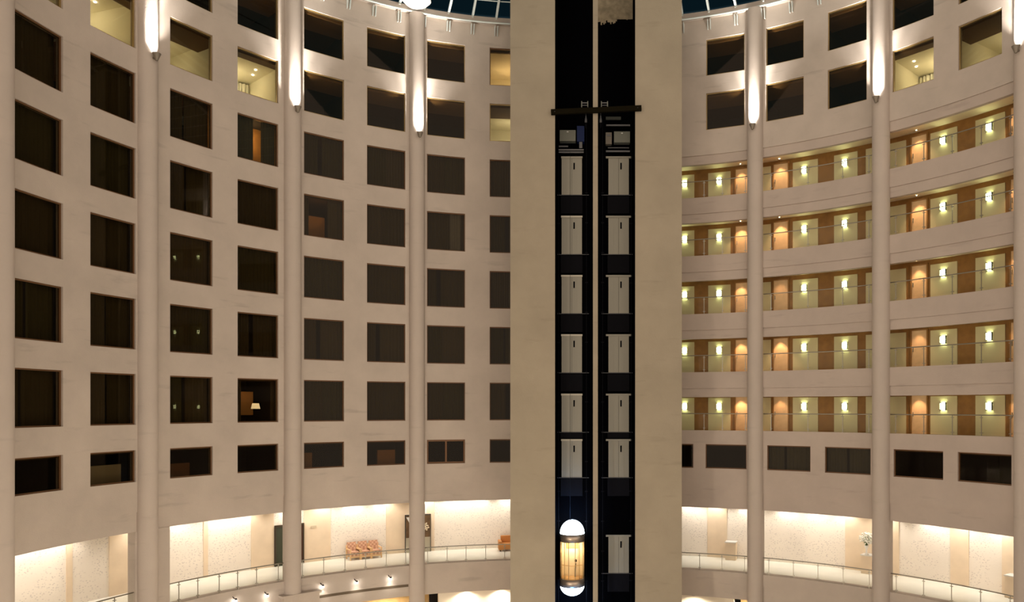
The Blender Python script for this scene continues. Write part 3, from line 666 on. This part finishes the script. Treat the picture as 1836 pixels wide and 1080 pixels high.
for k in range(26):
    x = .34 + k * .076; rag.box(x, x + .076, DY + .045, DY + .06, ZC + 21.75 - .05 - .28 * random.random() * (1 if k < 14 else .45) - (.0 if k < 14 else -.15), ZC + 21.75 + .0)
rg = rag.build('trim_6', bpy.data.materials['bare_shaft_plaster']); rg['kind'] = 'structure'
DOORZ = [ZC + z for z in (11.90, 8.58, 5.27, 1.96, -1.36, -3.90)]
def landing_door(cx_, z, lab, right):
    e = empty('lift_landing_door', Matrix.Translation((cx_, DY, z))); tag(e, lab, 'lift door', 'landing doors of the two lifts')
    w, h = .575, 2.03
    for k in (-1, 1):
        leaf = MB().box(min(0, k * w) + .006, max(0, k * w) - .006, -.04, .0, 0, h)
        leaf.box(k * w * .5 - .01, k * w * .5 + .01, -.055, -.04, .05, h - .05)
        leaf.build('door_leaf', M_LIFTDOOR, e)
    MB().box(.09, .17, -.066, -.04, h - .62, h - .26).build('door_window', M_BLACK, e)
    MB().box(-w - (.02 if not right else .14), w + (.02 if not right else .14), -.09, .0, h, h + .10).build('door_header', M_LIFTDOOR if right else M_METAL, e)
    MB().box(-.95, .96, -.06, -.045, -.04, -.015).build('door_sill', M_GREYBAR, e)
    MB().box(-.62, .6, -.03, .03, -(1.05 if z > ZC - 1 else .36), -.08).build('apron', M_BLACK2, e)
    return e
LV = ['top', 'second', 'third', 'fourth', 'fifth', 'sixth']
ld = {}
for k, z in enumerate(DOORZ):
    for right, x in ((False, -1.12), (True, 1.50)):
        lab = 'grey two-leaf landing door, ' + LV[k] + ' down in the ' + ('right' if right else 'left') + ' lift shaft'
        if right not in ld: ld[right] = landing_door(x, z, lab, right)
        elif k == 4: landing_door(x, z, lab, right)
        else: dup(ld[right], Matrix.Translation((x, DY, z)), lab)
dup(ld[True], Matrix.Translation((1.50, DY, ZC - 9.25)), 'grey two-leaf landing door at mezzanine height, lowest in the right lift shaft')
# guide rails and brackets
def guide(x, y, lab):
    e = empty('lift_guide_rail', Matrix.Translation((x, y, 0))); tag(e, lab, 'guide rail', 'guide rails of the lift shafts')
    MB().box(-.012, .012, -.03, .03, 0, ZC + 16).build('rail', M_BLACK2, e)
    for k in range(16): MB().box(-.08, .08, .02, .05, 1.5 + 1.66 * k, 1.56 + 1.66 * k).build('bracket', M_BLACK2, e)
guide(-1.85, 18.45, 'thin vertical guide rail along the outer side of the left lift shaft')
guide(-.30, 18.3, 'thin vertical guide rail near the centre bar in the left lift shaft')
guide(.60, 18.3, 'thin vertical guide rail near the centre bar in the right lift shaft')
guide(2.18, 18.45, 'thin vertical guide rail along the outer side of the right lift shaft')
# machinery above the top doors
def boxthing(name, x0, x1, y0, y1, z0, z1, m, lab, cat, parts=None):
    cx_, cz = (x0 + x1) / 2, z0
    e = empty(name, Matrix.Translation((cx_, y0, cz))); tag(e, lab, cat)
    MB().box(x0 - cx_, x1 - cx_, 0, y1 - y0, 0, z1 - z0).build('casing', m, e)
    for (pn, a0, a1, b0, b1, pm) in parts or []: MB().box(a0 - cx_, a1 - cx_, -.03, 0, b0 - cz, b1 - cz).build(pn, pm, e)
    return e
def zz(y, d=41.9): return ZC + (731 - y) * d / 1360.67
def xx(x, d=41.9): return (x - 1061.13) * d / 1360.67
for k, (xa, xb, ya, yb) in enumerate(((1003.5, 1032, 233, 252.5), (1101, 1129.5, 235.5, 255))):
    side = 'left' if k == 0 else 'right'
    boxthing('machine_cabinet', xx(xa), xx(xb), 18.1, 18.5, zz(yb), zz(ya), M_WHITEBOX, 'pale control cabinet above the top landing door in the %s shaft' % side, 'cabinet',
             [('indicator', (xx(xa) + xx(xb)) / 2 - .05, (xx(xa) + xx(xb)) / 2 + .05, zz(ya + 4), zz(ya + 2.5), M_WHITE)])
boxthing('motor_housing', xx(1034.5), xx(1047.5), 18.15, 18.6, zz(253), zz(225), M_BLUE, 'blue motor housing beside the pale cabinet in the left shaft', 'motor', [('foot', xx(1038.5), xx(1044), zz(265), zz(254), M_GREYBAR)])
boxthing('terminal_box', xx(1086), xx(1097), 18.2, 18.5, zz(257), zz(236), mat('brownish_casing', (.17, .15, .12), .5), 'small brownish terminal box in the right shaft, beside the pale cabinet', 'electrical box', [('cover', xx(1088), xx(1095), zz(243), zz(240), M_GREYBAR)])
for xa, xb, y, t, lab in ((1001.5, 1046.5, 267.8, 2.4, 'upper of two long grey beams above the top landing door, left shaft'), (1001.5, 1046.5, 272, 2.0, 'lower of two long grey beams above the top landing door, left shaft'),
                          (1002, 1018.5, 261.5, 1.8, 'short grey beam below the pale cabinet in the left shaft'), (1087, 1130, 223.5, 2.4, 'grey beam over the pale cabinet in the right shaft'),
                          (1090, 1128, 264, .9, 'thin grey bar under the pale cabinet in the right shaft'), (1086.5, 1129.5, 270.2, 2.2, 'long grey beam just above the top landing door, right shaft')):
    p0, p1 = xx(xa), xx(xb)
    tag(MB().box(-(p1 - p0) / 2, (p1 - p0) / 2, -.05, .05, -t * .0154, t * .0154).build('steel_beam', M_GREYBAR, M=Matrix.Translation(((p0 + p1) / 2, 18.2, zz(y)))), lab, 'beam', 'beams at the head of the lift shafts')
for xa, side in ((1042, 'left'), (1077.5, 'right')):
    e = empty('rope_clamp', Matrix.Translation((xx(xa, 40.6), 16.9, zz(190, 40.6)))); tag(e, 'small H-shaped pale steel clamp above the dark cross beam, %s shaft' % side, 'clamp', 'rope clamps of the lifts')
    MB().box(0, .05, 0, .08, 0, .31).box(.33, .38, 0, .08, 0, .31).build('cheek', M_WHITEBOX, e)
    MB().box(.05, .33, .02, .06, .20, .25).box(.05, .33, .02, .06, .08, .11).build('rung', M_GREYBAR, e)
for xa, side in ((1050.5, 'left'), (1077, 'right')):
    e = empty('rope_weight', Matrix.Translation((xx(xa), 18.0, zz(221)))); tag(e, 'small grey rope weight hanging under the cross beam, %s shaft' % side, 'weight', 'rope weights of the lifts')
    MB().lathe([(.02, .40), (.035, .30), (.07, .14), (.07, .02), (.03, 0)], 12).build('weight_body', M_GREYBAR, e)
    MB().lathe([(.03, -.05), (.045, -.1), (.03, -.3)], 10).build('damper', M_BLACK2, e)
    MB().tube([(0, 0, .4), (0, 0, .62)], .008, 6).build('rope', M_GREYBAR, e)
tag(MB().box(-.42, .42, 0, .1, 0, .17).build('dark_plate', mat('dull_green_plate', (.035, .038, .03), .6), M=Matrix.Translation((xx(1100), 18.3, zz(212)))), 'dull greenish plate under the cross beam in the right shaft', 'plate')
# dark cross beam across both shafts, hung slightly out of level
cb = empty('cross_beam', Matrix.Translation((xx(1069, 40.1), TF - .13, zz(197, 40.2))) @ Matrix.Rotation(radians(-2.6), 4, 'Y')); tag(cb, 'long dark steel beam bolted across the front of both lift shafts', 'beam')
MB().box(-2.40, 2.40, -.10, .08, -.13, .13).build('beam', mat('dark_olive_steel', (.007, .0055, .002), .8, spec=.05), cb)
for x in (-2.2, 2.2):
    MB().lathe([(.0, 0), (.03, 0), (.03, .02), (0, .02)], 8, M=Matrix.Translation((x, -.10, 0)) @ Matrix.Rotation(pi / 2, 4, 'X')).build('bolt', M_DARKMETAL, cb)

# glass lift car
CX, CY = (1026 - 1061.13) * 41.55 / 1360.67, 17.75
z_ = lambda y: ZC + (731 - y) * 41.5 / 1360.67
e = empty('glass_lift_car', Matrix.Translation((CX, CY, z_(1069)))); tag(e, 'glowing capsule lift car with white domes in the left shaft', 'lift car')
b0 = z_(1069)
M_DOME = mat('glowing_dome', (1, 1, 1), emit=(.80, .93, 1.0), estr=9)
M_BAND = mat('ribbed_steel_band', (.45, .36, .29), .3, .7); rr_ = .67
def prof(z0, z1, r): return [(0, z0 - b0), (r, z0 - b0), (r, z1 - b0), (0, z1 - b0)]
dome = [(rr_ * cos(t * pi / 20), z_(957) - b0 + .74 * sin(t * pi / 20)) for t in range(0, 10)] + [(0, z_(957) - b0 + .74)]
MB().lathe(dome, 32).build('top_dome', M_DOME, e)
dome2 = [(0, 0)] + [(rr_ * sin(t * pi / 20), .60 - .60 * cos(t * pi / 20)) for t in range(1, 11)]
MB().lathe(dome2, 32).build('bottom_dome', M_DOME, e)
MB().lathe(prof(z_(971), z_(957), rr_ + .01), 32).build('upper_band', M_BAND, e)
MB().lathe(prof(z_(1051), z_(1037), rr_ + .01), 32).build('lower_band', M_BAND, e)
MB().lathe(prof(z_(1037), z_(1035.5), rr_ - .04), 32).build('cabin_floor', M_ARM, e)
cabin_h0, cabin_h1 = z_(1037) - b0, z_(971) - b0
g = MB(); n = 40; vs = []; fs = []
for i in range(n + 1):
    t = pi + pi * i / n
    for z in (cabin_h0, cabin_h1):
        for r in (rr_ - .015, rr_ - .03): vs.append((r * cos(t), r * sin(t), z))
for i in range(n):
    k = i * 4
    for q in ((0, 1), (1, 3), (3, 2), (2, 0)): fs.append((k + q[0], k + q[1], k + 4 + q[1], k + 4 + q[0]))
g.add(vs, fs, True).build('glass_wall', glass('car_glass', (.97, .92, .82), .03), e)
mu_ = MB()
for t in (180, 206, 232, 254, 286, 308, 334, 360):
    c_, s_ = cos(radians(t)), sin(radians(t)); mu_.tube([(c_ * (rr_ - .02), s_ * (rr_ - .02), cabin_h0), (c_ * (rr_ - .02), s_ * (rr_ - .02), cabin_h1)], .018, 6)
mu_.build('mullion', mat('brass_mullion', (.55, .38, .18), .35, .7), e)
M_CAB = mat('cream_cabin_lining', (.9, .80, .62), .5)
MB().box(-.60, .60, .30, .34, cabin_h0 + .03, cabin_h1).box(-.645, -.60, .02, .34, cabin_h0 + .03, cabin_h1).box(.60, .645, .02, .34, cabin_h0 + .03, cabin_h1).build('cabin_back', M_CAB, e)
MB().box(-.30, .30, .27, .30, cabin_h0 + .04, cabin_h0 + 1.55).build('cabin_door', mat('pale_cabin_door', (.9, .82, .68), .35), e)
MB().box(-.32, .32, .26, .30, cabin_h0 + 1.55, cabin_h1 - .05).build('door_header', mat('amber_header', (.75, .42, .16), .5), e)
MB().tube([(-.56, -.22, cabin_h0 + .75), (0, -.60, cabin_h0 + .75), (.56, -.22, cabin_h0 + .75)], .014, 6).build('handrail', M_ARM, e)
pst = MB().tube([(.16, .0, cabin_h0 + .04), (.17, .0, cabin_h0 + .45), (.19, 0, cabin_h0 + .80)], .03, 8)
pst.lathe([(0, -.09), (.05, -.06), (.07, 0), (.05, .07), (0, .09)], 12, M=Matrix.Translation((.19, 0, cabin_h0 + .93)), caps=False).build('control_post', M_DARKMETAL, e)
MB().lathe([(0, 0), (.22, 0), (.22, .03), (0, .03)], 20, M=Matrix.Translation((0, -.05, cabin_h1 - .05))).build('cabin_light', mat('cabin_glow', (1, .9, .7), emit=(1, .85, .6), estr=14), e)
lamp('POINT', 'cabin_beam', Matrix.Translation((0, -.2, cabin_h1 - .25)), 34, (1, .88, .68), e, shadow_soft_size=.12)
lamp('POINT', 'dome_beam', Matrix.Translation((0, -.2, z_(957) - b0 + 1.0)), 110, (.12, .42, 1), e, shadow_soft_size=.3)
lamp('POINT', 'dome_beam', Matrix.Translation((0, -.5, -.3)), 130, (.12, .42, 1), e, shadow_soft_size=.3)
for k, x in enumerate((-.15, .15)):
    pass
tag(MB().tube([(0, 0, z_(932) - b0), (0, 0, zz(275) - b0)], .010, 6).build('hoist_rope', M_BLACK2, M=Matrix.Translation((CX - .12, CY + .1, b0))), 'thin dark hoist rope rising from the glowing lift car', 'rope')

# ------------------------------------------------------------------ roof ring and glass roof
RB = MB().arc('L', -97, -.2, RING, RING + .38, -.35, .16).arc('R', .2, 80, RING, RING + .38, -.35, .16)
o = RB.build('ceiling_ring_beam', M_RING); o['kind'] = 'structure'
e = empty('ring_pipe', Matrix()); tag(e, 'slim pale pipe running round the foot of the glass roof', 'pipe')
MB().tube([pos('L', a, .26, RING + .02) for a in range(-96, -4)], .05, 8).build('window_wall_run', M_ROOFBAR, e)
MB().tube([pos('R', a, .26, RING + .02) for a in range(5, 80)], .05, 8).build('corridor_wall_run', M_ROOFBAR, e)
BRK = [('L', -15.5 - 3.7 * k) for k in range(8)] + [('R', 13.97 + 4.05 * k) for k in range(6)]
SL = .42; ZR = RING + .45
apex = Vector((0, -.6, ZR + SL * R))
br0 = None; kk = {'L': 0, 'R': 0}
for s, a in BRK:
    kk[s] += 1
    t = ORD[kk[s] - 1] + (' out from the tower over the window wall' if s == 'L' else ' out from the tower over the corridor wall')
    M = frame(s, a, 0, RING - .12)
    lab = 'pale twin-fin roof bracket, ' + t
    if br0 is None:
        e = empty('roof_bracket', M); tag(e, lab, 'bracket', 'twin-fin brackets below the roof ring')
        for x in (-.09, .06): MB().add([(x, .0, 0), (x + .03, .0, 0), (x + .03, -.26, 0), (x, -.26, 0), (x, .0, -.52), (x + .03, .0, -.52), (x + .03, -.12, -.52), (x, -.12, -.52)],
                                       [(0, 1, 2, 3), (7, 6, 5, 4), (0, 4, 5, 1), (1, 5, 6, 2), (2, 6, 7, 3), (3, 7, 4, 0)]).build('fin', M_ROOFBAR, e)
        MB().box(-.12, .12, -.012, 0, -.5, .0).build('back_plate', M_RING, e)
        br0 = e
    else: dup(br0, M, lab)
    p = pos(s, a, .12, ZR - .1); q = p.lerp(apex, .45)
    tag(MB().bar(p, q, .11, .16).build('roof_rafter', M_ROOFBAR), 'white roof rafter springing from the ring, ' + t, 'rafter', 'rafters of the glass roof')
for k in range(1, 6):
    rho = .95 * k
    for s, a0, a1 in (('L', -95, -6), ('R', 6, 78)):
        pts = []
        for a in range(a0, a1 + 1, 2):
            p = pos(s, a, .1, ZR); v = (apex - p); pts.append(p + v * (rho / hypot(v.x, v.y)))
        tag(MB().tube(pts, .03, 6).build('roof_purlin', M_ROOFBAR), 'thin pale roof purlin over the %s wall, %s up from the ring beam' % ('window' if s == 'L' else 'corridor', ORD[k - 1]), 'purlin', 'purlins of the glass roof')
g = MB()
for s, a0, a1 in (('L', -97, 0), ('R', 0, 80)):
    vs = []; A = list(range(a0, a1 + 1, 2))
    if A[-1] != a1: A.append(a1)
    for a in A: vs += [pos(s, a, .05, ZR + .06), apex + Vector((0, 0, .06)), pos(s, a, .05, ZR + .09), apex + Vector((0, 0, .09))]
    fs = []
    for i in range(len(A) - 1):
        k = i * 4; fs += [(k, k + 4, k + 5, k + 1), (k + 2, k + 3, k + 7, k + 6)]
    g.add(vs, fs)
o = g.build('ceiling_glass_roof', M_ROOFGLASS); o['kind'] = 'structure'
# white dish reflector hanging under the roof
DM = Matrix.Translation(pos('L', -28.7, .95, ZC + 22.50)) @ Matrix.Rotation(radians(14), 4, 'Y') @ Matrix.Scale(1.12, 4)
e = empty('reflector_dish', DM); tag(e, 'large white dish reflector under the glass roof by the ring', 'reflector')
MB().lathe([(0, -.48), (.35, -.42), (.62, -.24), (.80, .02), (.82, .06), (.78, .06), (.60, -.18), (.34, -.36), (0, -.42)], 32, caps=False).build('dish', M_WHITE, e)
MB().bar((.15, -.1, -.38), (1.15, .1, .42), .14, .04).build('strut', M_ROOFBAR, e)
MB().lathe([(0, .4), (.12, .35), (.1, .1), (0, .05)], 12).build('lamp_head', M_LAMPMETAL, e)
MB().bar((0, 0, .35), (0, 0, 1.3), .05).build('hanger', M_ROOFBAR, e)
